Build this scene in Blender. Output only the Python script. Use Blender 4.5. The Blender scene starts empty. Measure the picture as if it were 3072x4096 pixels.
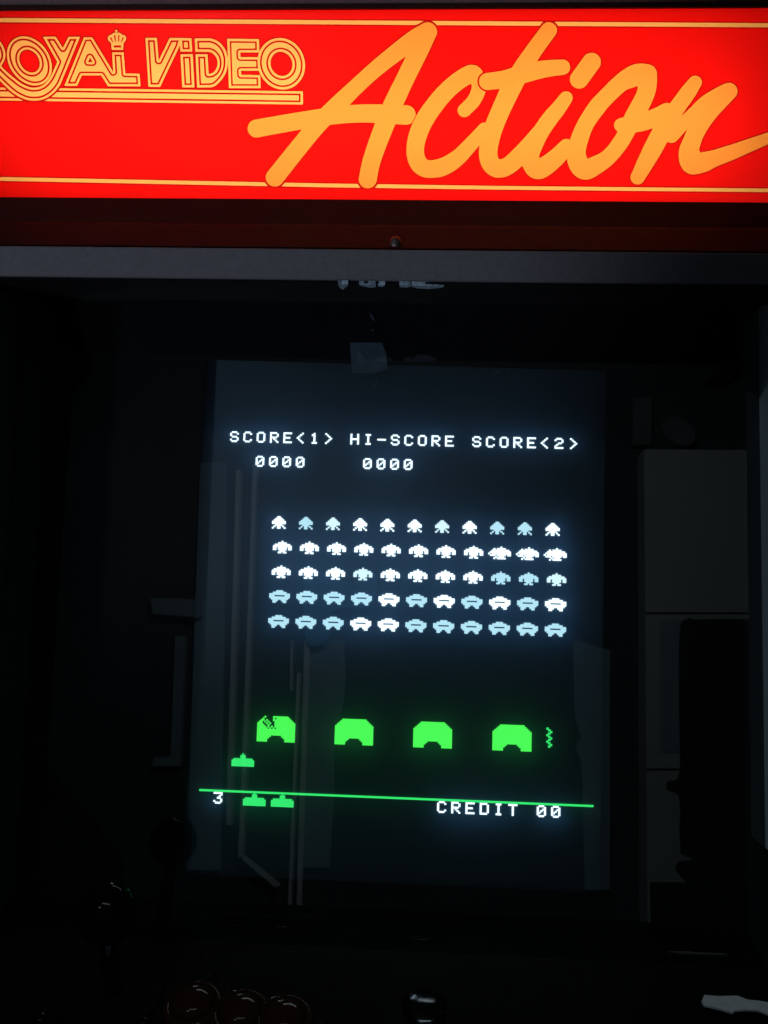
import bpy, bmesh, math, random
import numpy as np
from mathutils import Matrix, Vector

random.seed(4)
rng = np.random.default_rng(7)
scene = bpy.context.scene
# ------------------------------------------------------------------ camera
FLOOR_TO_SCREEN = 1.30                       # height of the picture tube's centre
TILT = math.radians(12)                      # the tube leans back
M = np.array([0.0, 0.0, FLOOR_TO_SCREEN])
YAW, PITCH, ROLL = math.radians(-2.51173), math.radians(-7.05300), math.radians(1.10950)
CAM = M + np.array([0.01107, -0.52348, 0.13980])
SX = 0.27 / 224
SY = SX * 0.90342
FWD = np.array([math.sin(YAW) * math.cos(PITCH), math.cos(YAW) * math.cos(PITCH), math.sin(PITCH)])
_r = np.array([math.cos(YAW), -math.sin(YAW), 0.0])
_u = np.cross(_r, FWD)
RIGHT = _r * math.cos(ROLL) + _u * math.sin(ROLL)
UP = -_r * math.sin(ROLL) + _u * math.cos(ROLL)
cam_data = bpy.data.cameras.new('camera')
cam = bpy.data.objects.new('camera', cam_data)
scene.collection.objects.link(cam)
cam.matrix_world = Matrix(((RIGHT[0], UP[0], -FWD[0], CAM[0]), (RIGHT[1], UP[1], -FWD[1], CAM[1]),
                           (RIGHT[2], UP[2], -FWD[2], CAM[2]), (0, 0, 0, 1)))
cam_data.sensor_fit = 'HORIZONTAL'
cam_data.sensor_width = 36
cam_data.lens = 36
cam_data.clip_start = 0.02
cam_data.clip_end = 60
scene.camera = cam
# ------------------------------------------------------------------ world, exposure, lamps
world = bpy.data.worlds.new('World')
scene.world = world
world.use_nodes = True
world.node_tree.nodes['Background'].inputs[0].default_value = (0.5, 0.62, 0.8, 1)
world.node_tree.nodes['Background'].inputs[1].default_value = 0.0
vs = scene.view_settings
vs.view_transform = 'Standard'
vs.look = 'None'
vs.exposure = 0
vs.gamma = 1
vs.use_curve_mapping = False
scene.cycles.use_denoising = True
scene.cycles.max_bounces = 8
scene.cycles.transparent_max_bounces = 12
scene.cycles.sample_clamp_indirect = 4


def lamp(name, kind, loc, target, power, col, **kw):
    d = bpy.data.lights.new(name, kind)
    o = bpy.data.objects.new(name, d)
    scene.collection.objects.link(o)
    o.location = loc
    o.rotation_euler = (Vector(target) - Vector(loc)).to_track_quat('-Z', 'Y').to_euler()
    d.energy = power
    d.color = col
    for k, v in kw.items():
        setattr(d, k, v)
    return o


# a cold lamp low at the left of the player, and an added lamp that only lights the room behind
lamp('room_spot', 'SPOT', (-0.95, -1.75, 0.78), (-0.17, -0.07, 1.52), 33, (0.74, 0.84, 1.0),
     spot_size=math.radians(15.5), spot_blend=0.4, shadow_soft_size=0.05)
lamp('wall_fill_lamp', 'AREA', (0.1, -0.9, 2.75), (0.1, -3.0, 1.4), 14.0, (0.80, 0.95, 1.0), shape='RECTANGLE', size=0.9, size_y=0.3)  # added to brighten the mirrored wall
for lx in (-0.62, -0.50):  # added lamps for glints on the buttons and light on the right wall
    lamp('glint_lamp', 'AREA', (lx, -1.35, 2.65), (0.1, -0.1, 1.3), 0.6, (0.72, 0.88, 1.0), shape='DISK', size=0.05)

# ------------------------------------------------------------------ geometry helpers
NS = np.array([0, -math.cos(TILT), math.sin(TILT)])      # out of the tube, towards the player
EX = np.array([1.0, 0, 0])
EV = np.array([0, -math.sin(TILT), -math.cos(TILT)])     # down the tube
F = 3072.0


def ray(px, py):
    d = FWD + RIGHT * ((px - 1536) / F) - UP * ((py - 2048) / F)
    return d / np.linalg.norm(d)


def hit(px, py, p0, n):
    d = ray(px, py)
    return CAM + d * (np.dot(p0 - CAM, n) / np.dot(d, n))


def hit_y(px, py, y):
    return hit(px, py, np.array([0, y, 0]), np.array([0, 1.0, 0]))


def on_tube(px, py, off=0.0):
    return hit(px, py, M + NS * off, NS)


PANE_OFF = 0.045


def mirrored(px, py, y):
    """where a thing seen reflected in the front pane really stands, on the plane y"""
    p = on_tube(px, py, PANE_OFF)
    d = ray(px, py)
    d = d - 2 * np.dot(d, NS) * NS
    return p + d * ((y - p[1]) / d[1])


def game(gx, gy, off):
    return M + EX * ((gx - 112) * SX) + EV * ((gy - 128) * SY) + NS * off


def link(name, verts, faces, m, parent=None, smooth=False):
    me = bpy.data.meshes.new(name)
    me.from_pydata([tuple(map(float, v)) for v in verts], [], [tuple(f) for f in faces])
    me.update()
    if m is not None:
        me.materials.append(m)
    if smooth:
        me.polygons.foreach_set('use_smooth', [True] * len(me.polygons))
    o = bpy.data.objects.new(name, me)
    scene.collection.objects.link(o)
    if parent is not None:
        o.parent = parent                     # meshes are written in world coordinates
        if parent.type == 'EMPTY':
            o.matrix_parent_inverse = Matrix.Translation(-parent.location)
    return o


def tag(o, label, cat, group=None, kind=None):
    if label:
        o['label'] = label
    if cat:
        o['category'] = cat
    if group:
        o['group'] = group
    if kind:
        o['kind'] = kind
    return o


def empty(name, loc, label, cat):
    o = bpy.data.objects.new(name, None)
    scene.collection.objects.link(o)
    o.empty_display_size = 0.1
    o.location = loc
    return tag(o, label, cat)


class MB:
    """collects shapes into one mesh"""

    def __init__(s):
        s.v, s.f = [], []

    def add(s, verts, faces):
        n = len(s.v)
        s.v += [tuple(map(float, v)) for v in verts]
        s.f += [tuple(i + n for i in f) for f in faces]
        return s

    def box(s, a, b):
        (x0, y0, z0), (x1, y1, z1) = a, b
        return s.add([(x0, y0, z0), (x1, y0, z0), (x1, y1, z0), (x0, y1, z0), (x0, y0, z1), (x1, y0, z1), (x1, y1, z1), (x0, y1, z1)],
                     [(0, 3, 2, 1), (4, 5, 6, 7), (0, 1, 5, 4), (1, 2, 6, 5), (2, 3, 7, 6), (3, 0, 4, 7)])

    def prism(s, prof, x0, x1):
        """profile of (y, z) points, extruded along x"""
        n = len(prof)
        v = [(x0, y, z) for y, z in prof] + [(x1, y, z) for y, z in prof]
        f = [tuple(range(n)), tuple(range(2 * n - 1, n - 1, -1))]
        f += [(i, i + n, (i + 1) % n + n, (i + 1) % n) for i in range(n)]
        return s.add(v, f)

    def slab(s, pts, n, t):
        """planar outline pts, thickened by t along -n"""
        k = len(pts)
        pts = [np.array(p) for p in pts]
        v = pts + [p - np.array(n) * t for p in pts]
        f = [tuple(range(k)), tuple(range(2 * k - 1, k - 1, -1))]
        f += [(i, i + k, (i + 1) % k + k, (i + 1) % k) for i in range(k)]
        return s.add(v, f)

    def lathe(s, prof, c, axis, seg=40):
        """profile of (radius, height) about axis at c"""
        a = np.array(axis, float)
        a /= np.linalg.norm(a)
        t = np.cross(a, [1, 0, 0] if abs(a[0]) < .8 else [0, 1, 0])
        t /= np.linalg.norm(t)
        b = np.cross(a, t)
        v, f = [], []
        for r, h in prof:
            for k in range(seg):
                an = 2 * math.pi * k / seg
                v.append(np.array(c) + a * h + (t * math.cos(an) + b * math.sin(an)) * r)
        for i in range(len(prof) - 1):
            for k in range(seg):
                k2 = (k + 1) % seg
                f.append((i * seg + k, i * seg + k2, (i + 1) * seg + k2, (i + 1) * seg + k))
        f.append(tuple(range(seg - 1, -1, -1)))
        f.append(tuple((len(prof) - 1) * seg + k for k in range(seg)))
        return s.add(v, f)

    def build(s, name, m, parent=None, smooth=False, bevel=0.0):
        o = link(name, s.v, s.f, m, parent, smooth)
        bm = bmesh.new()
        bm.from_mesh(o.data)
        bmesh.ops.recalc_face_normals(bm, faces=bm.faces)
        bm.to_mesh(o.data)
        bm.free()
        if bevel:
            b = o.modifiers.new('bevel', 'BEVEL')
            b.width = bevel
            b.segments = 2
            b.limit_method = 'ANGLE'
        return o


# ------------------------------------------------------------------ materials
def principled(name, col, rough=0.5, metal=0.0, spec=0.5, noise=0.0, nscale=60, bump=0.0, bscale=400, rnoise=0.0):
    m = bpy.data.materials.new(name)
    m.use_nodes = True
    nt = m.node_tree
    b = nt.nodes['Principled BSDF']
    b.inputs['Base Color'].default_value = (*col, 1)
    b.inputs['Roughness'].default_value = rough
    b.inputs['Metallic'].default_value = metal
    b.inputs['Specular IOR Level'].default_value = spec
    tc = nt.nodes.new('ShaderNodeTexCoord')
    if noise or rnoise:
        t = nt.nodes.new('ShaderNodeTexNoise')
        t.inputs['Scale'].default_value = nscale
        t.inputs['Detail'].default_value = 6
        nt.links.new(tc.outputs['Object'], t.inputs['Vector'])
        if noise:
            mx = nt.nodes.new('ShaderNodeMix')
            mx.data_type = 'RGBA'
            mx.inputs[6].default_value = (*[c * (1 - noise) for c in col], 1)
            mx.inputs[7].default_value = (*[min(1, c * (1 + noise)) for c in col], 1)
            nt.links.new(t.outputs['Fac'], mx.inputs[0])
            nt.links.new(mx.outputs[2], b.inputs['Base Color'])
        if rnoise:
            mr = nt.nodes.new('ShaderNodeMapRange')
            mr.inputs['To Min'].default_value = max(0, rough - rnoise)
            mr.inputs['To Max'].default_value = rough + rnoise
            nt.links.new(t.outputs['Fac'], mr.inputs['Value'])
            nt.links.new(mr.outputs[0], b.inputs['Roughness'])
    if bump:
        t2 = nt.nodes.new('ShaderNodeTexNoise')
        t2.inputs['Scale'].default_value = bscale
        t2.inputs['Detail'].default_value = 3
        nt.links.new(tc.outputs['Object'], t2.inputs['Vector'])
        bp = nt.nodes.new('ShaderNodeBump')
        bp.inputs['Strength'].default_value = bump
        bp.inputs['Distance'].default_value = 0.001
        nt.links.new(t2.outputs['Fac'], bp.inputs['Height'])
        nt.links.new(bp.outputs[0], b.inputs['Normal'])
    return m


def backlit(name, col, gloss=0.04, spots=None):
    """translucent acrylic of a light box, with the thin gloss of its face"""
    m = bpy.data.materials.new(name)
    m.use_nodes = True
    nt = m.node_tree
    nt.nodes.remove(nt.nodes['Principled BSDF'])
    out = nt.nodes['Material Output']
    tr = nt.nodes.new('ShaderNodeBsdfTranslucent')
    tr.inputs[0].default_value = (*col, 1)
    tc = nt.nodes.new('ShaderNodeTexCoord')
    ns = nt.nodes.new('ShaderNodeTexNoise')
    ns.inputs['Scale'].default_value = 9
    ns.inputs['Detail'].default_value = 5
    nt.links.new(tc.outputs['Object'], ns.inputs['Vector'])
    mx = nt.nodes.new('ShaderNodeMix')
    mx.data_type = 'RGBA'
    mx.inputs[6].default_value = (*[c * .93 for c in col], 1)
    mx.inputs[7].default_value = (*[min(1, c *1.07) for c in col], 1)
    nt.links.new(ns.outputs['Fac'], mx.inputs[0])
    nt.links.new(mx.outputs[2], tr.inputs[0])
    df = nt.nodes.new('ShaderNodeBsdfDiffuse')
    df.inputs[0].default_value = (*[c * .5 for c in col], 1)
    a = nt.nodes.new('ShaderNodeMixShader')
    a.inputs[0].default_value = 0.12
    nt.links.new(tr.outputs[0], a.inputs[1])
    nt.links.new(df.outputs[0], a.inputs[2])
    gl = nt.nodes.new('ShaderNodeBsdfGlossy')
    gl.inputs['Roughness'].default_value = 0.25
    b = nt.nodes.new('ShaderNodeMixShader')
    b.inputs[0].default_value = gloss
    nt.links.new(a.outputs[0], b.inputs[1])
    nt.links.new(gl.outputs[0], b.inputs[2])
    nt.links.new(b.outputs[0], out.inputs[0])
    return m


def emitter(name, col, strength):
    m = bpy.data.materials.new(name)
    m.use_nodes = True
    nt = m.node_tree
    nt.nodes.remove(nt.nodes['Principled BSDF'])
    e = nt.nodes.new('ShaderNodeEmission')
    e.inputs[0].default_value = (*col, 1)
    e.inputs[1].default_value = strength
    nt.links.new(e.outputs[0], nt.nodes['Material Output'].inputs[0])
    return m


def pane(name, tint, refl, haze=0.0, haze_col=(1, 1, 1), dust=0.0, rough=0.0):
    """thin glass: clear, a mirror at its face, a little scatter from dust and grease"""
    m = bpy.data.materials.new(name)
    m.use_nodes = True
    nt = m.node_tree
    nt.nodes.remove(nt.nodes['Principled BSDF'])
    out = nt.nodes['Material Output']
    t = nt.nodes.new('ShaderNodeBsdfTransparent')
    t.inputs[0].default_value = (*tint, 1)
    last = t
    if haze:
        tl = nt.nodes.new('ShaderNodeBsdfTranslucent')
        tl.inputs[0].default_value = (*haze_col, 1)
        a = nt.nodes.new('ShaderNodeMixShader')
        a.inputs[0].default_value = haze
        nt.links.new(last.outputs[0], a.inputs[1])
        nt.links.new(tl.outputs[0], a.inputs[2])
        last = a
    if dust:
        df = nt.nodes.new('ShaderNodeBsdfDiffuse')
        df.inputs[0].default_value = (.6, .8, .95, 1)
        a = nt.nodes.new('ShaderNodeMixShader')
        a.inputs[0].default_value = dust
        tc = nt.nodes.new('ShaderNodeTexCoord')
        n1 = nt.nodes.new('ShaderNodeTexNoise')
        n1.inputs['Scale'].default_value = 14
        n1.inputs['Detail'].default_value = 8
        mr = nt.nodes.new('ShaderNodeMapRange')
        mr.inputs['From Min'].default_value = 0.35
        mr.inputs['From Max'].default_value = 0.75
        mr.inputs['To Max'].default_value = dust * 2
        nt.links.new(tc.outputs['Object'], n1.inputs['Vector'])
        nt.links.new(n1.outputs['Fac'], mr.inputs['Value'])
        nt.links.new(mr.outputs[0], a.inputs[0])
        nt.links.new(last.outputs[0], a.inputs[1])
        nt.links.new(df.outputs[0], a.inputs[2])
        last = a
    fr = nt.nodes.new('ShaderNodeFresnel')
    fr.inputs['IOR'].default_value = 1.5
    ml = nt.nodes.new('ShaderNodeMath')
    ml.operation = 'MULTIPLY'
    ml.inputs[1].default_value = refl
    gl = nt.nodes.new('ShaderNodeBsdfGlossy')
    gl.inputs['Roughness'].default_value = rough
    b = nt.nodes.new('ShaderNodeMixShader')
    nt.links.new(fr.outputs[0], ml.inputs[0])
    nt.links.new(ml.outputs[0], b.inputs[0])
    nt.links.new(last.outputs[0], b.inputs[1])
    nt.links.new(gl.outputs[0], b.inputs[2])
    nt.links.new(b.outputs[0], out.inputs[0])
    return m


MAT = dict(
    black=principled('black_laminate', (.012, .011, .013), .5, noise=.4, bump=.25, bscale=900),
    bracket=principled('bracket_with_red_spill', (.045, .009, .008), .5, spec=.15, noise=.3, bump=.3, bscale=1400),  # red spill of the sign is put into this base colour
    trim=principled('grey_grained_vinyl', (.13, .125, .145), .55, noise=.25, nscale=300, bump=.5, bscale=1500),
    side=principled('blue_grey_laminate', (.05, .06, .066), .5, spec=.2, noise=.15, bump=.3, bscale=1000),
    bezel=principled('black_card', (.006, .006, .007), .9, spec=.1, noise=.3),
    phosphor=principled('grey_phosphor', (.09, .13, .155), .6, noise=.08, nscale=8),
    panel=principled('black_panel_overlay', (.003, .003, .0035), .5, spec=.06, rnoise=.1, nscale=200, bump=.2, bscale=1200),
    box=principled('white_box_lining', (.55, .53, .5), .8),
    tube=emitter('fluorescent_light', (1.0, .9, .74), 5.9),
    red=backlit('red_acrylic', (.86, .0048, .003)),
    edge_halo=backlit('dark_red_halo', (.46, .0030, .0030)),  # painted dark edge halo of the lettering
    orange=backlit('orange_acrylic', (.90, .275, .040)),
    pale=backlit('pale_orange_acrylic', (.92, .42, .105)),
    glass=pane('front_glass', (.9, .93, .94), 2.6, dust=.002, rough=.014),
    face=pane('tube_glass', (.86, .9, .9), .6, haze=.14, haze_col=(.14, .44, 1.0), dust=.005, rough=.3),
    white=emitter('white_phosphor_light', (.78, .92, 1.0), 2.5),
    cyan=emitter('cyan_phosphor_light', (.54, .86, .98), 1.45),
    pale_cyan=emitter('pale_cyan_phosphor_light', (.72, .93, 1.0), 1.65),
    green=emitter('green_phosphor_light', (.08, 1.0, .095), 1.5),
    mint=emitter('mint_phosphor_light', (.045, 1.0, .19), 1.3),
    moulding=principled('lit_edge_moulding', (.7, .88, .95), .4, bump=.3, bscale=900),  # pale tone makes up for weak light on the right edge
    tape=principled('grey_tape', (.075, .105, .15), .3, noise=.5, nscale=120, bump=.6, bscale=300),
    screw=principled('worn_screw', (.16, .12, .12), .5, metal=1.0),
    amber=principled('amber_plastic', (.03, .013, .007), .09, spec=.14),
    base=principled('black_rubber', (.003, .003, .003), .7, spec=.1),
    knob=principled('black_plastic', (.005, .005, .005), .08, spec=.08),
    chrome=principled('worn_chrome', (.10, .11, .12), .2, metal=1.0, rnoise=.08, nscale=300),
    paper=principled('torn_paper', (.55, .58, .6), .8, noise=.2, nscale=150),
    chip=principled('bare_white_chip', (.33, .43, .58), .35, noise=.9, nscale=900, bump=.8, bscale=700),
    dial=principled('grey_dial', (.13, .145, .15), .8, noise=.3, nscale=9),
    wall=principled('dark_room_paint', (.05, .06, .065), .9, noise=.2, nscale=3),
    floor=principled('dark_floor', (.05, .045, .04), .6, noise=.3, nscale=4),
    pale_door=principled('pale_cupboard_paint', (.42, .47, .46), .6, noise=.1, nscale=5),
    frame=principled('white_frame_paint', (.75, .8, .82), .5),
    dark=principled('black_chair_fabric', (.006, .006, .006), .95, noise=.4),
    blue=principled('blue_glow_patch', (.12, .40, .75), .9, noise=.2, nscale=20),  # carries the colour of the mirrored blue glow
    teal=principled('lit_wall_and_fittings', (.26, .36, .42), .9, noise=.2, nscale=6),  # on the mirrored strips this lighter colour stands in for lit wall
)

# ------------------------------------------------------------------ the room behind the player (seen in the glass)
WALL_Y = -3.0
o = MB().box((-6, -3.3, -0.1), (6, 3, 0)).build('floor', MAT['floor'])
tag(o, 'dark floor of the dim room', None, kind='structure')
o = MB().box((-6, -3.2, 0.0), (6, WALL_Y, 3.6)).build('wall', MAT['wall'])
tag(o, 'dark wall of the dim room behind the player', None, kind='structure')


def mrect(mb, pts, y, depth):
    """a shape seen in the glass (photo pixels), built where it stands, from y towards the wall"""
    p = [mirrored(px, py, y) for px, py in pts]
    mb.slab(p, (0, 1, 0), depth)
    return mb


# ------------------------------------------------------------------ cabinet
XL, XR = -0.2565, 0.2322          # inner faces of the side walls; the tube sits a little off their middle
Y_MQ = -0.06
cab = empty('arcade_cabinet', (0, 0.1, 0), 'black arcade cabinet with glowing red sign over its dark screen', 'arcade cabinet')

mq_top = hit_y(1536, 41, Y_MQ)[2]
mq_bot = hit_y(1536, 800, Y_MQ)[2]
br_y = Y_MQ - 0.022
br_bot = hit_y(1536, 1002, br_y)[2]
lip_y = br_y - 0.003
lip_top = br_bot
lip_bot = hit_y(1536, 1124, lip_y + .006)[2]


def pane_y(z):
    return (PANE_OFF / math.cos(TILT) * -1) + (z - M[2]) * math.tan(TILT)


pan_front = on_tube(1536, 3800, PANE_OFF)
PZ = pan_front[2]                                   # the control panel meets the glass here
PY = pan_front[1]
PSLOPE = math.tan(math.radians(5))

# side walls
low = [(-.22, .0), (.46, .0), (.50, 1.2), (.46, 1.78), (-.09, 1.78), (-.11, lip_bot - .004)]
end = [(PY - .25, PZ - .02 + .03), (PY - .26, PZ - .09)]
left = low + [(-.085, lip_bot - .03), (PY - .055, PZ + .10)] + end
right = low + [(pane_y(lip_bot - .02) - .016, lip_bot - .02), (pane_y(PZ + .06) - .016, PZ + .06), (PY - .05, PZ + .04)] + end
for prof, x0, x1 in ((left, XL - .019, XL), (right, XR, XR + .019)):
    MB().prism(prof, x0, x1).build('side_panel', MAT['side'], cab, bevel=.002)
# back, top, front door, base
MB().box((XL, .44, .02), (XR, .455, 1.6)).build('back_panel', MAT['black'], cab)
MB().box((XL, -.075, mq_top + .045), (XR, .45, mq_top + .06)).build('top_panel', MAT['black'], cab)
fb = MB().box((XL, -.20, .06), (XR, -.185, PZ - .07)).build('front_panel', MAT['black'], cab)
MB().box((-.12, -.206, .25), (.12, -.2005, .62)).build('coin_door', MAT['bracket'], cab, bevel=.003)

# marquee light box
box = MB()
BX = .10
box.box((XL, Y_MQ + BX, mq_bot - .012), (XR, Y_MQ + BX + .004, mq_top + .012))
box.box((XL, Y_MQ + .004, mq_top + .012), (XR, Y_MQ + BX + .004, mq_top + .016))
box.box((XL, Y_MQ + .004, mq_bot - .016), (XR, Y_MQ + BX + .004, mq_bot - .012))
lb = box.build('light_box', MAT['box'], cab)
tz = (mq_top + mq_bot) / 2 - .006
MB().lathe([(.013, 0), (.013, XR - XL - .045)], (XL + .008, Y_MQ + .050, tz), (1, 0, 0), 24).build('fluorescent_tube', MAT['tube'], lb, True)

# ------------------------------------------------------------------ marquee artwork
# every outline below is in photo pixels on the sign's own flat face; strokes are (x, y, radius)


def conv(pts, x0, y0, s):
    return [(x0 + p[0] / s, y0 + p[1] / s) + ((p[2] / s,) if len(p) > 2 else ()) for p in pts]


def crop8(p): return conv(p, 960, 60, 1.975)
def crop5(p): return conv(p, 1600, 200, 2.765)
def crop6(p): return conv(p, 2150, 100, 3.0164)
def crop7(p): return conv(p, 2600, 250, 3.5148)
def cropA(p): return conv(p, 0, 100, 5.184)
def cropB(p): return conv(p, 250, 100, 4.879)
def cropC(p): return conv(p, 560, 130, 4.879)
def cropD(p): return conv(p, 880, 130, 4.608)


STEP = 2.0
GX0, GX1, GY0, GY1 = -160, 3240, 4, 836
gx = np.arange(GX0, GX1 + .1, STEP)
gy = np.arange(GY0, GY1 + .1, STEP)
XX, YY = np.meshgrid(gx, gy)
BIG = 50.0


def window(x0, x1, y0, y1):
    i0, i1 = max(0, int((x0 - GX0) / STEP)), min(len(gx), int((x1 - GX0) / STEP) + 2)
    j0, j1 = max(0, int((y0 - GY0) / STEP)), min(len(gy), int((y1 - GY0) / STEP) + 2)
    return slice(j0, j1), slice(i0, i1)


def smooth_path(p, n=10):
    """Catmull-Rom through (x, y, r)"""
    p = [np.array(q, float) for q in p]
    if len(p) < 3:
        return p
    out = []
    ext = [2 * p[0] - p[1]] + p + [2 * p[-1] - p[-2]]
    for i in range(1, len(ext) - 2):
        a, b, c, d = ext[i - 1:i + 3]
        for k in range(n):
            t = k / n
            out.append(.5 * (2 * b + (c - a) * t + (2 * a - 5 * b + 4 * c - d) * t * t + (3 * b - a - 3 * c + d) * t ** 3))
    out.append(p[-1])
    return out


def sd_stroke(path, smooth=True):
    phi = np.full(XX.shape, BIG)
    q = smooth_path(path) if smooth else [np.array(k, float) for k in path]
    for a, b in zip(q[:-1], q[1:]):
        r = max(a[2], b[2]) + BIG
        w = window(min(a[0], b[0]) - r, max(a[0], b[0]) + r, min(a[1], b[1]) - r, max(a[1], b[1]) + r)
        X, Y = XX[w], YY[w]
        d = b[:2] - a[:2]
        L = max(1e-9, d @ d)
        t = np.clip(((X - a[0]) * d[0] + (Y - a[1]) * d[1]) / L, 0, 1)
        dist = np.hypot(X - a[0] - t * d[0], Y - a[1] - t * d[1]) - (a[2] + (b[2] - a[2]) * t)
        phi[w] = np.minimum(phi[w], dist)
    return phi


def sd_poly(*loops):
    """signed distance to a polygon with holes, negative inside"""
    P = [np.array(l, float) for l in loops]
    al = np.concatenate(P)
    w = window(al[:, 0].min() - BIG, al[:, 0].max() + BIG, al[:, 1].min() - BIG, al[:, 1].max() + BIG)
    X, Y = XX[w], YY[w]
    dist = np.full(X.shape, BIG * 4)
    ins = np.zeros(X.shape, bool)
    for L in P:
        for a, b in zip(L, np.roll(L, -1, 0)):
            d = b - a
            t = np.clip(((X - a[0]) * d[0] + (Y - a[1]) * d[1]) / max(1e-9, d @ d), 0, 1)
            dist = np.minimum(dist, np.hypot(X - a[0] - t * d[0], Y - a[1] - t * d[1]))
            if a[1] != b[1]:
                ins ^= ((a[1] > Y) != (b[1] > Y)) & (X < a[0] + (Y - a[1]) / (b[1] - a[1]) * d[0])
    phi = np.full(XX.shape, BIG)
    phi[w] = np.where(ins, -dist, dist)
    return phi


def ellipse(cx, cy, a, b, c, d, n=72):
    return [(cx + a * math.cos(2 * math.pi * k / n) + b * math.sin(2 * math.pi * k / n),
             cy + c * math.cos(2 * math.pi * k / n) + d * math.sin(2 * math.pi * k / n)) for k in range(n)]


def curve_loop(pts, corners=(), n=6):
    """closed loop, smooth except at the listed corner indices"""
    p = [np.array(q[:2], float) for q in pts]
    N = len(p)
    out = []
    for i in range(N):
        b, c = p[i], p[(i + 1) % N]
        a = 2 * b - c if i in corners else p[i - 1]
        d = 2 * c - b if (i + 1) % N in corners else p[(i + 2) % N]
        for k in range(n):
            t = k / n
            out.append(.5 * (2 * b + (c - a) * t + (2 * a - 5 * b + 4 * c - d) * t * t + (3 * b - a - 3 * c + d) * t ** 3))
    return out


U = np.minimum.reduce
# --- the script word
sA = U([sd_stroke(crop8([(275, 1283, 72), (581, 905, 70), (745, 735, 70), (933, 552, 63), (1080, 420, 64), (1230, 300, 68), (1380, 190, 73), (1482, 133, 75)])),
        sd_stroke(crop8([(1482, 133, 75), (1405, 300, 74), (1317, 480, 72), (1212, 700, 75), (1150, 850, 76), (1085, 1020, 73), (1035, 1170, 71), (1009, 1298, 71)])),
        sd_stroke(crop8([(131, 897, 71), (300, 866, 70), (475, 836, 69), (660, 806, 68), (860, 783, 70), (1050, 778, 73), (1312, 790, 77)]))])
sC = U([sd_stroke(crop5([(712, 668, 75), (815, 560, 77), (872, 430, 80), (868, 335, 84)])),
        sd_stroke(crop5([(868, 335, 84), (805, 268, 102), (728, 290, 100), (622, 360, 98), (506, 464, 98), (380, 612, 100), (265, 785, 102), (195, 950, 100), (168, 1110, 97), (193, 1230, 98), (255, 1298, 98), (345, 1317, 98), (485, 1288, 99), (640, 1190, 90), (795, 1030, 80), (935, 880, 78)]))])
bar = crop5([(968, 348, 94), (1150, 325, 98), (1330, 275, 102), (1500, 228, 100), (1650, 203, 92), (1797, 190, 85)])
sTbar = sd_stroke(bar)
sT = U([sTbar, sd_stroke(crop5([(1646, -217, 90), (1511, -35, 92), (1365, 180, 98), (1240, 400, 108), (1145, 600, 104), (1070, 770, 103), (1020, 910, 101), (985, 1050, 101), (975, 1160, 102), (1003, 1255, 102), (1080, 1308, 104), (1190, 1285, 98), (1330, 1165, 100), (1450, 1030, 95), (1540, 920, 90)]))])
sI = sd_stroke(crop6([(345, 880, 80), (245, 1015, 92), (150, 1130, 98), (35, 1300, 100), (-45, 1460, 103), (-85, 1570, 105), (-75, 1660, 112), (-15, 1735, 120), (70, 1718, 118), (220, 1605, 108), (350, 1470, 95)]))
sDot = sd_stroke(crop6([(652, 448, 113), (503, 655, 112)]), False)
sO = U([sd_stroke(crop6([(1325, 590, 116), (1240, 592, 127), (1150, 620, 128), (1000, 705, 107), (813, 885, 102), (720, 990, 105), (590, 1180, 100), (510, 1370, 106), (472, 1530, 110), (490, 1660, 122), (572, 1745, 122), (700, 1695, 112), (860, 1590, 97), (1000, 1420, 97), (1075, 1290, 98), (1145, 1140, 108), (1230, 985, 110), (1305, 830, 108), (1325, 700, 115), (1325, 590, 116)])),
        sd_stroke(crop6([(1010, 1210, 86), (1200, 1180, 112), (1400, 1125, 108), (1560, 1040, 100)]))])
sN = U([sd_stroke(crop6([(1902, 693, 82), (1804, 830, 96), (1692, 985, 98), (1580, 1150, 108), (1490, 1310, 114), (1395, 1490, 113), (1303, 1660, 102), (1235, 1790, 90), (1208, 1838, 87)])),
        sd_stroke(crop7([(300, 1020, 110), (480, 850, 95), (640, 718, 110), (800, 585, 126), (1000, 460, 124), (1110, 405, 121)])),
        sd_stroke(crop7([(1110, 405, 121), (1000, 510, 128), (870, 640, 133), (745, 800, 132), (640, 990, 124), (575, 1150, 130), (548, 1260, 143), (585, 1385, 168), (635, 1425, 146), (770, 1395, 138), (900, 1350, 118), (1150, 1262, 106), (1400, 1165, 92), (1659, 1065, 78), (1850, 990, 70), (2050, 905, 66)]))])
sC = np.maximum(sC, 7.0 - sTbar)                  # the red gap where the crossbar of the t passes over the c
sA = np.maximum(sA, 3.0 - sC)
script = U([sA, sC, sT, sI, sDot, sO, sN])

# --- the outlined logo


def inline(phi, t, gap):
    """an outline t wide just inside the letter's edge, a gap, then a solid core"""
    return np.minimum(np.maximum(phi, -t - phi), phi + t + gap)


swoosh = curve_loop(cropA([(-640, 243), (-150, 250), (-60, 288), (0, 338), (60, 430), (100, 530), (112, 620), (108, 680), (85, 745), (22, 855), (100, 930), (200, 1025), (300, 1105), (400, 1185), (500, 1245), (600, 1285), (680, 1300), (780, 1293), (880, 1255), (960, 1190), (1040, 1085), (1100, 965), (1188, 765), (890, 243), (1155, 243), (1305, 478), (1420, 246), (1660, 243), (1540, 530), (1310, 1095), (1235, 1255), (1130, 1390), (1000, 1492), (860, 1552), (720, 1568), (600, 1560), (480, 1525), (350, 1460), (230, 1375), (130, 1285), (0, 1160), (-180, 985), (-388, 985), (-388, 1245), (-640, 1245)]),
                    corners=(0, 1, 9, 22, 23, 24, 25, 26, 27, 41, 42, 43, 44, 45))
r_hole = cropA([(-388, 500), (-200, 500), (-150, 560), (-140, 630), (-170, 700), (-250, 735), (-388, 735)])
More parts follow.
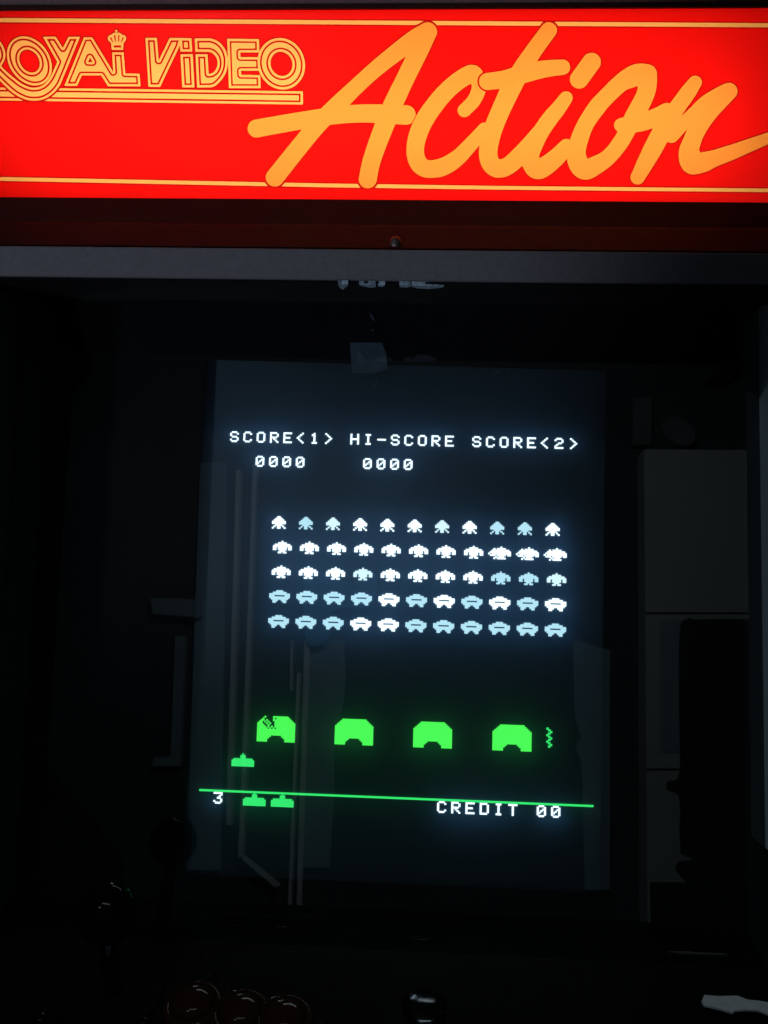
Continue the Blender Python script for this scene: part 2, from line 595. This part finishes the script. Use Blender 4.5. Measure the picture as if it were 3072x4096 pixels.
phi_RY = sd_poly(swoosh, r_hole)
phi_O1 = sd_poly(cropA(ellipse(609, 744, 461, 70, 60, 506)), cropA(ellipse(612, 748, 212, 30, 26, 237)))
phi_AL = sd_poly(cropB([(35, 1188), (285, 1187), (378, 985), (755, 985), (890, 1196), (1522, 1198), (1505, 952), (1225, 945), (1192, 535), (968, 535), (990, 918), (580, 240), (420, 240)]),
                 cropB([(535, 632), (497, 722), (588, 725)]))
phi_V = sd_poly(cropC([(105, 105), (328, 105), (366, 545), (578, 108), (815, 108), (772, 265), (392, 1062), (165, 1060)]))
phi_id = sd_poly(cropC([(775, 110), (1005, 112), (1018, 372), (788, 372)]))
phi_is = sd_poly(cropC([(790, 425), (1028, 425), (1062, 1072), (825, 1072)]))
phi_D = sd_poly(curve_loop(cropC([(1068, 115), (1375, 115), (1480, 150), (1580, 220), (1660, 330), (1705, 460), (1712, 600), (1690, 740), (1630, 870), (1540, 980), (1460, 1045), (1380, 1072), (1115, 1075), (1085, 425), (1318, 425), (1338, 805), (1400, 795), (1465, 745), (1505, 660), (1512, 570), (1490, 490), (1440, 425), (1390, 390), (1340, 378), (1080, 375)]),
                           corners=(0, 1, 11, 12, 13, 14, 15, 23, 24)))
phi_E = sd_poly(cropD([(133, 115), (718, 122), (725, 368), (372, 368), (376, 452), (735, 456), (745, 704), (385, 706), (390, 780), (742, 785), (750, 1025), (165, 1025)]))
phi_O2 = sd_poly(cropD(ellipse(1130, 576, 438, 17, 15, 475)), cropD(ellipse(1133, 578, 202, 9, 8, 223)))
phi_bar = sd_poly([(-123, 348.3), (1210.9, 365.5), (1212, 418.2), (-123, 400.2)])
T_, G_ = 8.7, 7.6
RY = inline(phi_RY, T_, G_)
O1 = np.maximum(inline(phi_O1, T_, G_), 2 - phi_RY)
AL = inline(phi_AL, 8.8, 7.0)
idot = inline(phi_id, 9.0, 7.0)
V = np.maximum(inline(phi_V, 9.0, 7.2), 0.5 - phi_id)
istem = inline(phi_is, 9.4, 7.0)
D_ = inline(phi_D, 9.4, 7.4)
E_ = np.maximum(inline(phi_E, 9.4, 6.6), -phi_O2)
E_ = np.minimum(E_, np.maximum(phi_E + 0, -phi_E - 9.4))
E_ = np.maximum(E_, -phi_O2)
O2 = inline(phi_O2, 9.8, 7.2)
under = np.maximum(inline(phi_bar, 9.0, 7.2), 7.5 - phi_RY)
royal = U([RY, O1, AL])
video = U([V, idot, istem, D_, E_, O2])
# --- crown
crown = sd_poly(cropB([(960, 485), (1185, 485), (1190, 360), (1236, 292), (1240, 238), (1212, 200), (1162, 190), (1120, 152), (1080, 148), (1055, 156), (1035, 149), (1000, 152), (962, 185), (905, 205), (880, 250), (886, 292), (950, 352)]))
for h in ([(1000, 398), (1145, 398), (1143, 440), (1002, 440)], [(920, 243), (955, 243), (990, 335), (974, 338)], [(1000, 203), (1035, 198), (1046, 328), (1030, 330)],
          [(1085, 203), (1116, 200), (1102, 326), (1084, 328)], [(1170, 243), (1202, 243), (1155, 340), (1138, 338)]):
    crown = np.maximum(crown, -sd_poly(cropB(h)))
crown = np.minimum(crown, sd_stroke(cropB([(1050, 112, 22), (1050, 126, 20)]), False))
# --- border lines, broken where the script crosses them
line_top = np.maximum(sd_poly([(-160, 71), (3240, 94), (3240, 110.5), (-160, 87.5)]), 8 - script)
line_bot = np.maximum(sd_poly([(-160, 705), (1300, 734), (2000, 744), (3240, 756), (3240, 770), (2000, 758.5), (1300, 749), (-160, 720)]), 8 - script)
np.minimum(script, BIG)

fields = [('script_lettering', script, 'orange'), ('outlined_lettering', royal, 'pale'), ('outlined_lettering', video, 'pale'), ('underline', under, 'pale'),
          ('crown_emblem', crown, 'pale'), ('border_line', line_top, 'pale'), ('border_line', line_bot, 'pale')]
allphi = np.stack([f[1] for f in fields])
owner = allphi.argmin(0)
phi = allphi.min(0)
phi = np.where(np.abs(phi) < 1e-4, 1e-4, phi)


def contour_meshes():
    """cut the sheet along the lettering: ink pieces and the red ground share every edge, none overlap"""
    nj, ni = phi.shape
    sheets = {k: MB() for k in range(-2, len(fields))}

    def emit(k, pts):
        q = sheets[k]
        n = len(q.v)
        q.v += pts
        q.f.append(tuple(range(n, n + len(pts))))

    def clip(poly, level, below):
        out = []
        for a, b in zip(poly, poly[1:] + poly[:1]):
            ia, ib = (a[2] < level) == below, (b[2] < level) == below
            if ia:
                out.append(a)
            if ia != ib:
                t = (a[2] - level) / (a[2] - b[2])
                out.append((a[0] + (b[0] - a[0]) * t, a[1] + (b[1] - a[1]) * t, level + (1e-9 if not below else -1e-9)))
        return out
    band = np.where(phi < 0, 0, np.where(phi < KEY, -2, -1))
    for j in range(nj - 1):
        run = None
        y0, y1 = gy[j], gy[j + 1]
        same = (band[j, :-1] == band[j, 1:]) & (band[j, :-1] == band[j + 1, :-1]) & (band[j, :-1] == band[j + 1, 1:])
        for i in range(ni - 1):
            key = None
            if same[i]:
                key = int(owner[j, i]) if band[j, i] == 0 else int(band[j, i])
            if run and (key is None or key != run[0]):
                emit(run[0], [(run[1], y0), (gx[i], y0), (gx[i], y1), (run[1], y1)])
                run = None
            if key is not None:
                if run is None:
                    run = (key, gx[i])
                continue
            c = [(gx[i], y0, phi[j, i]), (gx[i + 1], y0, phi[j, i + 1]), (gx[i + 1], y1, phi[j + 1, i + 1]), (gx[i], y1, phi[j + 1, i])]
            m_ = (int(np.argmin([phi[j, i], phi[j, i + 1], phi[j + 1, i + 1], phi[j + 1, i]])))
            own = int(owner[(j, j, j + 1, j + 1)[m_], (i, i + 1, i + 1, i)[m_]])
            ink = clip(c, 0.0, True)
            rest = clip(c, 0.0, False)
            keyp = clip(rest, KEY, True) if len(rest) > 2 else []
            ground = clip(rest, KEY, False) if len(rest) > 2 else []
            for k, p in ((own, ink), (-2, keyp), (-1, ground)):
                if len(p) > 2:
                    emit(k, [(q[0], q[1]) for q in p])
        if run:
            emit(run[0], [(run[1], y0), (gx[-1], y0), (gx[-1], y1), (run[1], y1)])
    return sheets


KEY = 5.0                                 # width of the dark edge halo painted round the lettering
sheets = contour_meshes()


def to_plane(v2):
    a = np.array(v2, float)
    d = FWD[None, :] + RIGHT[None, :] * ((a[:, :1] - 1536) / F) - UP[None, :] * ((a[:, 1:] - 2048) / F)
    t = (Y_MQ - CAM[1]) / d[:, 1:2]
    return CAM[None, :] + d * t


red = sheets[-1]
rv = [tuple(p) for p in to_plane(red.v)]
rf = list(red.f)
# the plain ends of the sheet out to the side walls
for cx, xe in ((GX0, XL), (GX1, XR)):
    a, b = to_plane([(cx, GY0), (cx, GY1)])
    if (xe < 0 and a[0] > xe) or (xe > 0 and a[0] < xe):
        n = len(rv)
        rv += [tuple(a), tuple(b), (xe, Y_MQ, b[2]), (xe, Y_MQ, a[2])]
        rf.append((n, n + 1, n + 2, n + 3))
sign = link('marquee_panel', rv, rf, MAT['red'], cab)
link('lettering_halo', to_plane(sheets[-2].v), sheets[-2].f, MAT['edge_halo'], sign)
for k, (nm, _, mt) in enumerate(fields):
    if sheets[k].v:
        link(nm, to_plane(sheets[k].v), sheets[k].f, MAT[mt], sign)

# ------------------------------------------------------------------ trims round the sign, lip over the glass
zt = [hit_y(1536, p, Y_MQ)[2] for p in (39, 18)]
top = MB()
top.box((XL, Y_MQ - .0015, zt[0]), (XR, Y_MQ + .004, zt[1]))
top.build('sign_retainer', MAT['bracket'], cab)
zc = hit_y(1536, 17, Y_MQ - .001)[2]
MB().prism([(Y_MQ - .001, zc), (Y_MQ - .004, zc + .002), (Y_MQ - .004, zc + .05), (Y_MQ + .004, zc + .05), (Y_MQ + .004, zc)], XL, XR).build('top_trim', MAT['trim'], cab, bevel=.0006)
zb = hit_y(1536, 800, Y_MQ)[2]
ym_, zm_ = Y_MQ - .010, (br_bot + zb) / 2 - .0005
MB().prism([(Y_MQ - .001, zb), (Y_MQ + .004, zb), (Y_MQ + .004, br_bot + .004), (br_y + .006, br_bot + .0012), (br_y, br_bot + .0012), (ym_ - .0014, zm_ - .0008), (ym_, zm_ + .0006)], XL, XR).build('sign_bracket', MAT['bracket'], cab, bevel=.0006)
sp = hit_y(1582, 972, br_y + .003)
MB().lathe([(.0035, 0), (.0035, .0012), (.0022, .0022), (.0005, .0024)], tuple(sp), (0, -1, .25), 20).build('screw', MAT['screw'], cab, True)
ly0 = lip_y
yb = pane_y(lip_bot)
MB().prism([(ly0, lip_top), (ly0 + .006, lip_bot), (ly0 + .014, lip_bot + .0005), (ly0 + .014, lip_top)], XL, XR).build('lip_trim', MAT['trim'], cab, bevel=.001)
MB().prism([(ly0 + .0068, lip_bot - .0012), (ly0 + .0068, lip_bot - .0002), (ly0 + .0145, lip_bot - .0002), (ly0 + .0145, lip_bot + .006), (yb + .02, lip_bot + .006), (yb + .02, lip_bot - .0002), (ly0 + .016, lip_bot - .0012)], XL, XR).build('lip_underside', MAT['bezel'], cab)

# ------------------------------------------------------------------ screen
B = [on_tube(px, py, .0115) for px, py in ((817, 1436), (2425, 1481), (2402, 3574), (726, 3499))]
mon = MB()
c0 = M
outer = [(XL + .001, 1), (XR - .001, 1), (XR - .001, -1), (XL + .001, -1)]
top_s = (lip_bot + .001 - M[2]) / math.cos(TILT)
bot_s = (PZ - .02 - M[2]) / math.cos(TILT)


def up_tube(x, s, off):
    return np.array([x, 0, M[2]]) + np.array([0, math.sin(TILT), math.cos(TILT)]) * s + NS * off


O_ = [up_tube(XL + .001, top_s, .0115), up_tube(XR - .001, top_s, .0115), up_tube(XR - .001, bot_s, .0115), up_tube(XL + .001, bot_s, .0115)]
bz = MB()
back = -NS * .0015
bz.add(O_ + B, [(0, 1, 5, 4), (1, 2, 6, 5), (2, 3, 7, 6), (3, 0, 4, 7)])
bz.add([b for b in B] + [b + back for b in B], [(0, 1, 5, 4), (1, 2, 6, 5), (2, 3, 7, 6), (3, 0, 4, 7)])
bz.add([q + back for q in O_] + [b + back for b in B], [(0, 4, 5, 1), (1, 5, 6, 2), (2, 6, 7, 3), (3, 7, 4, 0)])
bz.build('screen_bezel', MAT['bezel'], cab)

pw, ph = .175, .215
tube = MB()
N = 1
ctr = (B[0] + B[1] + B[2] + B[3]) / 4
cs = (ctr - M)
off0 = 0.0
corner = [up_tube(sx * pw, sz * ph, 0) for sx, sz in ((-1, 1), (1, 1), (1, -1), (-1, -1))]
tube.slab(corner, NS, .012)
neck = [(.16, -.012), (.15, -.06), (.06, -.17), (.03, -.2), (.03, -.27)]
tube.lathe([(r, -h) for r, h in [(.16, -.013), (.15, -.06), (.06, -.17), (.03, -.2), (.03, -.27)]], M, -NS, 32)
scr = tube.build('picture_tube', MAT['phosphor'], cab)
g = MB()
# the slightly bowed glass of the tube
nu, nv = 24, 28
gv, gf = [], []
for j in range(nv + 1):
    for i in range(nu + 1):
        a, b = i / nu * 2 - 1, j / nv * 2 - 1
        gv.append(up_tube(a * pw, b * ph, 0.0125 - .005 * a * a - .005 * b * b))
for j in range(nv):
    for i in range(nu):
        k = j * (nu + 1) + i
        gf.append((k, k + 1, k + nu + 2, k + nu + 1))
link('tube_glass', gv, gf, MAT['face'], scr, True)

# --- what the game shows: rows of pixels on the phosphor
PIX = .0006


def pixels(name, rows, gx0, gy0, m, parent, pad=0.0, label=None):
    mb = MB()
    for j, row in enumerate(rows):
        i = 0
        while i < len(row):
            if row[i] == '#':
                k = i
                while k < len(row) and row[k] == '#':
                    k += 1
                x0, x1, y0, y1 = gx0 + i - pad, gx0 + k + pad, gy0 + j - pad, gy0 + j + 1 + pad
                mb.add([game(x0, y0, PIX), game(x0, y1, PIX), game(x1, y1, PIX), game(x1, y0, PIX)], [(0, 1, 2, 3)])
                i = k
            else:
                i += 1
    o = mb.build(name, m, parent)
    if label:
        o['label'] = label
    return o


FONT = {
    'S': '.###. #...# #.... .###. ....# #...# .###.', 'C': '.###. #...# #.... #.... #.... #...# .###.', 'O': '.###. #...# #...# #...# #...# #...# .###.',
    'R': '####. #...# #...# ####. #.#.. #..#. #...#', 'E': '##### #.... #.... ####. #.... #.... #####', '<': '...#. ..#.. .#... #.... .#... ..#.. ...#.',
    '>': '.#... ..#.. ...#. ....# ...#. ..#.. .#...', '1': '..#.. .##.. ..#.. ..#.. ..#.. ..#.. .###.', 'H': '#...# #...# #...# ##### #...# #...# #...#',
    'I': '.###. ..#.. ..#.. ..#.. ..#.. ..#.. .###.', '-': '..... ..... ..... ##### ..... ..... .....', '2': '.###. #...# ....# ..##. .#... #.... #####',
    '0': '.###. #...# #..## #.#.# ##..# #...# .###.', '3': '##### ....# ...#. ..##. ....# #...# .###.', 'D': '####. #...# #...# #...# #...# #...# ####.',
    'T': '##### ..#.. ..#.. ..#.. ..#.. ..#.. ..#..', ' ': '..... ..... ..... ..... ..... ..... .....'}


def text(s, col, gy0):
    rows = [''] * 7
    for ch in s:
        for r, l in enumerate(FONT[ch].split()):
            rows[r] += l + '...'
    pixels('screen_text', rows, col * 8 + .5, gy0, MAT['white'], scr, .06)


text('SCORE<1>', 1, 8.5)
text('HI-SCORE', 10, 8.5)
text('SCORE<2>', 19, 8.5)
text('0000', 3, 24.5)
text('0000', 11, 24.5)
text('3', 1, 240.5)
text('CREDIT', 17, 240.5)
text('00', 24, 240.5)

DART = '...##... ..####.. .######. ######## ######## ..####.. .#.##.#. #..##..#'.split()
WING = '.....#..... ...#####... .#########. ########### ##.#####.## ##.#####.## ....###.... ...##.##...'.split()
POD = '....####.... ..########.. ############ ###......### ############ .##########. ..###..###.. ..##....##..'.split()
rowsdef = [(DART, 8, 39.8, 64, 'wcpwwwpwccw'), (WING, 11, 42.4, 80, 'wwwwwwwwwww'), (WING, 11, 42.3, 96, 'wwwpwwwwccp'), (POD, 12, 41.9, 112, 'cccccwcwcwcw'[1:]), (POD, 12, 41.9, 128, 'cccwwcccccc')]
rowsdef[3] = (POD, 12, 41.9, 112, 'ccccwcwcwcw')
SH = dict(w='white', c='cyan', p='pale_cyan')
for art, wd, cx, y0, cols in rowsdef:
    for k, c in enumerate(cols):
        xk = cx + 16 * k - wd / 2
        a = art
        if y0 == 80 and k >= 8:          # caught between two frames: a second copy two columns to the left
            a = []
            for j, row in enumerate(art):
                w2 = '..' + row
                sh = row[::-1] + '..'
                a.append(''.join('#' if p == '#' or (q == '#' and (i + j) % 2 == 0) else '.' for i, (p, q) in enumerate(zip(w2, sh))))
            xk -= 2
        pixels('pixel_emblem', a, xk, y0, MAT[SH[c]], scr, .05)

bunker = []
for r in range(16):
    ins = max(0, 4 - r)
    row = ['.'] * ins + ['#'] * (22 - 2 * ins) + ['.'] * ins
    gap = {12: (8, 14), 13: (7, 15), 14: (6, 16), 15: (6, 16)}.get(r)
    if gap:
        for q in range(*gap):
            row[q] = '.'
    bunker.append(''.join(row))
hit_rows = {0: '....#....##', 1: '...#.....#.', 2: '..##.#...##', 3: '.##.#.#...#', 4: '###..#.#..#', 5: '####..#...#', 6: '#####.#.#.#', 7: '######.#.#.'}
broken = []
for r, row in enumerate(bunker):
    h = hit_rows.get(r)
    broken.append(h + row[len(h):] if h else row)
pixels('pixel_barrier', broken, 32, 192, MAT['green'], scr, .03, 'barrier with a notch blown out of its top')
for x in (77, 122, 167):
    pixels('pixel_barrier', bunker, x, 192, MAT['green'], scr, .03)
GUN = '......#...... .....###..... .....###..... .###########. ############# ############# ############# #############'.split()
pixels('pixel_cannon', GUN, 18, 216, MAT['mint'], scr, .03)
pixels('pixel_cannon', GUN, 25.6, 240, MAT['mint'], scr, .03)
pixels('pixel_cannon', GUN, 41.7, 240, MAT['mint'], scr, .03)
pixels('pixel_burst', '#.. .#. ..# .#. #.. .#. ..# .#. #.. .#. ..# .#.'.split(), 197.5, 193, MAT['mint'], scr, .16)
mb = MB()
for k in range(28):
    mb.add([game(k * 8, 239, PIX), game(k * 8, 240.3, PIX), game(k * 8 + 8, 240.3, PIX), game(k * 8 + 8, 239, PIX)], [(0, 1, 2, 3)])
mb.build('ground_line', MAT['mint'], scr)

# --- front glass
P_ = [up_tube(XL + .002, (lip_bot + .0015 - M[2] + .0) / math.cos(TILT), PANE_OFF), up_tube(XR - .002, (lip_bot + .0015 - M[2]) / math.cos(TILT), PANE_OFF),
      up_tube(XR - .002, (PZ - M[2] - .012) / math.cos(TILT) + .0, PANE_OFF), up_tube(XL + .002, (PZ - M[2] - .012) / math.cos(TILT), PANE_OFF)]
link('front_glass', P_, [(0, 1, 2, 3)], MAT['glass'], cab)

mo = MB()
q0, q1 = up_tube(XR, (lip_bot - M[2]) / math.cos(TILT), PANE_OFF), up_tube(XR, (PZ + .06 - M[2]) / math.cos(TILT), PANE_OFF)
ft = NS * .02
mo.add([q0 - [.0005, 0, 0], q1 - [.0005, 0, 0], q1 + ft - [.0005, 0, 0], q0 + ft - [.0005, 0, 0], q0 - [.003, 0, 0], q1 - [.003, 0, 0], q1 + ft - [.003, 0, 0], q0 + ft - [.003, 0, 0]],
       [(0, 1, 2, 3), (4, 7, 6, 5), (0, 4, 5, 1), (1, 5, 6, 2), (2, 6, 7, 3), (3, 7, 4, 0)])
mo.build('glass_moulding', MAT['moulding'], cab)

# --- tape and bare flecks
tp = [on_tube(px, py, .0123) for px, py in ((1398, 1370), (1528, 1370), (1546, 1420), (1552, 1475), (1500, 1492), (1409, 1492))]
MB().slab(tp, NS, .0006).build('tape_patch', MAT['tape'], cab)
for pts in ([(1352, 1132), (1366, 1134), (1392, 1133), (1388, 1142), (1380, 1147), (1371, 1155), (1362, 1149), (1356, 1142)], [(1436, 1135), (1470, 1137), (1482, 1134), (1502, 1136), (1504, 1143), (1492, 1147), (1478, 1146), (1452, 1141)], [(1512, 1137), (1540, 1136), (1531, 1144), (1514, 1143)],
            [(1597, 1136), (1640, 1138), (1650, 1141), (1630, 1146), (1600, 1145)], [(1646, 1138), (1700, 1139), (1748, 1141), (1776, 1143), (1760, 1148), (1715, 1152), (1672, 1150), (1652, 1145)]):
    p = [hit(px, py + 4, np.array([0, 0, lip_bot - .0022]), np.array([0, 0, 1.0])) for px, py in pts]
    MB().slab(p, (0, 0, -1), .0022).build('bare_chip', MAT['chip'], cab)
for pts in ([(1476, 1250), (1492, 1262), (1500, 1284), (1488, 1276)], [(1482, 1316), (1494, 1318), (1496, 1328)], [(1484, 1560), (1508, 1515), (1512, 1520), (1490, 1560)], [(1968, 1496), (2000, 1478), (1992, 1490), (1972, 1500)], [(2026, 1478), (2036, 1472), (2034, 1484)]):
    MB().slab([on_tube(px, py, .0136) for px, py in pts], NS, .0005).build('scrap_and_glint', MAT['tape'], cab)  # the two rightmost stand in for glints of a mirrored hand

# ------------------------------------------------------------------ control panel
pz = lambda y: PZ + (y - PY) * PSLOPE
yf = PY - .24
MB().prism([(PY + .03, pz(PY + .03)), (PY + .03, pz(PY + .03) - .015), (yf, pz(yf) - .015), (yf, pz(yf))], XL + .0005, XR - .0005).build('control_panel', MAT['panel'], cab, bevel=.003)
MB().box((XL + .0005, yf - .001, pz(yf) - .09), (XR - .0005, yf + .012, pz(yf) - .016)).build('panel_front', MAT['black'], cab)
pn = np.array([0, -math.sin(math.radians(5)), math.cos(math.radians(5))])


def on_panel(px, py, h=0.0):
    return hit(px, py, np.array([0, PY, PZ]) + pn * h, pn)


for px, py in ((772, 4040), (962, 4075), (1135, 4098)):
    c = on_panel(px, py)
    rim = MB().lathe([(.0165, -.001), (.0165, .003), (.0150, .0055), (.0125, .0055), (.0122, .002)], c, pn, 40).build('push_button', MAT['amber'], cab, True)
    MB().lathe([(.0118, 0), (.0118, .006), (.0108, .0082), (.0085, .0098), (.005, .0108), (.0005, .0112)], c, pn, 40).build('plunger', MAT['amber'], rim, True)
c = on_panel(1700, 4035)
rim = MB().lathe([(.0125, -.001), (.0125, .0015), (.0105, .0032), (.0002, .0042)], c, pn, 40).build('coin_bolt', MAT['chrome'], cab, True)
# joystick at the left
c = on_panel(452, 3985)
js = MB().lathe([(.028, 0), (.028, .002), (.026, .003), (.0002, .003)], c, pn, 40).build('joystick', MAT['base'], cab, True)
MB().lathe([(.005, .002), (.0045, .045)], c, pn, 20).build('shaft', MAT['chrome'], js, True)
bp = [(max(.0004, .0165 * math.sin(a)), .055 - .0165 * math.cos(a)) for a in np.linspace(0.02, math.pi - .02, 22)]
MB().lathe(bp, c, pn, 40).build('ball_knob', MAT['knob'], js, True)
for px, py in ((283, 3950), (160, 4075), (572, 4092)):
    MB().lathe([(.0045, 0), (.004, .0015), (.002, .0026), (.0003, .0029)], on_panel(px, py), pn, 24).build('panel_bolt', MAT['knob'], cab, True)
# torn scrap lying on the panel
tn = [on_panel(px, py, .003) for px, py in ((2806, 4006), (2818, 3979), (2870, 3984), (2950, 3982), (2990, 3998), (3040, 4003), (3078, 4010), (3078, 4058), (3030, 4040), (2985, 4038), (2938, 4041), (2932, 4050), (2880, 4035), (2815, 4020))]
pp = MB().slab(tn, pn, .0012).build('torn_paper', MAT['paper'])
tag(pp, 'torn pale paper scrap lying on the control panel at the right', 'paper')

# ------------------------------------------------------------------ things the glass mirrors
cup = empty('cupboard', tuple(mirrored(2820, 3700, WALL_Y + .06) * np.array([1, 1, 0])), 'pale two-door cupboard mirrored at the right of the dark glass', 'cupboard')
mb = MB()
mrect(mb, [(2577, 1797), (3066, 1800), (3066, 3780), (2590, 3755)], WALL_Y + .12, .11)
body = mb.build('cupboard_body', MAT['pale_door'], cup)
mb = MB()
mrect(mb, [(2640, 2482), (3060, 2482), (3060, 3010), (2642, 3010)], WALL_Y + .124, .003)
mb.build('door_panel', MAT['teal'], body)
for a in ((2455, 2449), (3080, 3074)):
    mb = MB()
    mrect(mb, [(2585, a[0]), (2585, a[1]), (3064, a[1]), (3064, a[0])], WALL_Y + .1245, .004)
    mb.build('door_gap', MAT['dark'], body)
ch = empty('office_chair', tuple(mirrored(2930, 3600, WALL_Y + .9) * np.array([1, 1, 0])), 'black high-backed office chair mirrored at the right edge of the glass', 'chair')
mb = MB()
back_o = curve_loop([(2750, 2500), (2800, 2478), (3050, 2478), (3200, 2490), (3230, 2600), (3225, 3300), (3180, 3420), (2800, 3440), (2752, 3380), (2748, 3200), (2700, 3165), (2700, 3130), (2748, 3090), (2745, 2800)])
mrect(mb, back_o, WALL_Y + .95, .07)
mb.build('backrest', MAT['dark'], ch)
mb = MB()
mrect(mb, curve_loop([(2760, 3480), (2850, 3462), (3200, 3462), (3270, 3600), (3200, 3790), (3080, 3720), (2950, 3668), (2840, 3590), (2775, 3530)]), WALL_Y + 1.0, .12)
mb.build('seat', MAT['dark'], ch)
p = mirrored(2990, 3560, WALL_Y + .95)
MB().box((p[0] - .03, WALL_Y + .93, .12), (p[0] + .03, WALL_Y + .97, p[2] + .05)).build('column', MAT['dark'], ch)
MB().lathe([(.3, 0.0), (.3, .04), (.05, .12), (.03, .125)], (p[0], WALL_Y + .95, 0.0), (0, 0, 1), 30).build('foot', MAT['dark'], ch)

dr = empty('doorway', tuple(mirrored(1100, 3600, WALL_Y + .02) * np.array([1, 1, 0])), 'open doorway with thin pale frame mirrored at the left of the screen', 'doorway')
for pts in ([(1012, 1850), (1028, 1850), (985, 3100), (972, 3432), (952, 3432), (966, 3100)], [(944, 1880), (962, 1880), (925, 3300), (904, 3300)],
            [(1188, 2690), (1201, 2690), (1160, 3710), (1148, 3710)], [(1163, 2560), (1170, 2560), (1168, 2760), (1160, 2760)], [(955, 3425), (968, 3425), (1115, 3545), (1100, 3550)]):
    mrect(MB(), pts, WALL_Y + .06, .055).build('frame_strip', MAT['frame'], dr)
mrect(MB(), [(1218, 2560), (1240, 2560), (1205, 3640), (1185, 3650)], WALL_Y + .05, .045).build('frame_strip', MAT['frame'], dr)
cu = mrect(MB(), curve_loop([(1240, 2560), (1375, 2560), (1380, 2760), (1340, 2980), (1335, 3200), (1318, 3470), (1205, 3470)], corners=(0, 1, 5, 6)), WALL_Y + .03, .028).build('lit_sheet', MAT['teal'])  # lit wall beside the player's dark outline, put in as a lighter sheet
tag(cu, 'blue-grey sheet for the lit wall mirrored beside the doorway in the glass', 'lit_sheet')
cu = mrect(MB(), [(800, 1850), (905, 1850), (880, 3480), (745, 3480)], WALL_Y + .025, .024).build('lit_wall_strip', MAT['teal'])  # lit stretch of wall, its brightness put into a paler sheet
tag(cu, 'blue-grey sheet for the lit wall mirrored along the left edge of the screen', 'lit wall')
cu = mrect(MB(), curve_loop([(2295, 2560), (2440, 2600), (2440, 3560), (2340, 3560), (2330, 3100), (2305, 2990), (2325, 2950), (2300, 2850)], corners=(0, 1, 2, 3)), WALL_Y + .03, .028).build('lit_sheet', MAT['teal'])  # lit room as a pale sheet; wavy edge follows the player's outline
tag(cu, 'narrow pale sheet for the lit room mirrored along the right edge of the screen', 'lit_sheet')
bc = mrect(MB(), curve_loop([(1222, 2300), (1300, 2290), (1400, 2330), (1500, 2290), (1480, 2420), (1330, 2440), (1310, 2560), (1225, 2560)]), WALL_Y + .08, .04).build('blue_glow_patch', MAT['blue'])  # made-up patch; the soft blue glow is put into its colour
tag(bc, 'blue patch added for the soft glow mirrored behind the left rows of white emblems', 'glow patch')
pf = mrect(MB(), [(700, 2545), (742, 2545), (720, 3065), (605, 3065), (618, 3030), (682, 3025)], WALL_Y + .04, .038).build('shelf_bracket', MAT['teal'])
tag(pf, 'pale angled shelf bracket mirrored left of the screen', 'bracket')
pf = mrect(MB(), [(602, 2390), (800, 2398), (800, 2470), (610, 2455)], WALL_Y + .06, .05).build('wall_box', MAT['teal'])
tag(pf, 'small pale box on the wall mirrored left of the screen', 'wall box')
pf = mrect(MB(), [(2533, 1590), (2607, 1592), (2605, 1780), (2530, 1778)], WALL_Y + .05, .04).build('notice_board', MAT['dial'])
tag(pf, 'small upright notice board mirrored above the cupboard', 'notice board')
pf = mrect(MB(), ellipse(2715, 1722, 66, 10, 14, 58, 32), WALL_Y + .08, .07).build('wall_clock', MAT['dial'])
tag(pf, 'round dim wall clock mirrored above the cupboard', 'clock')
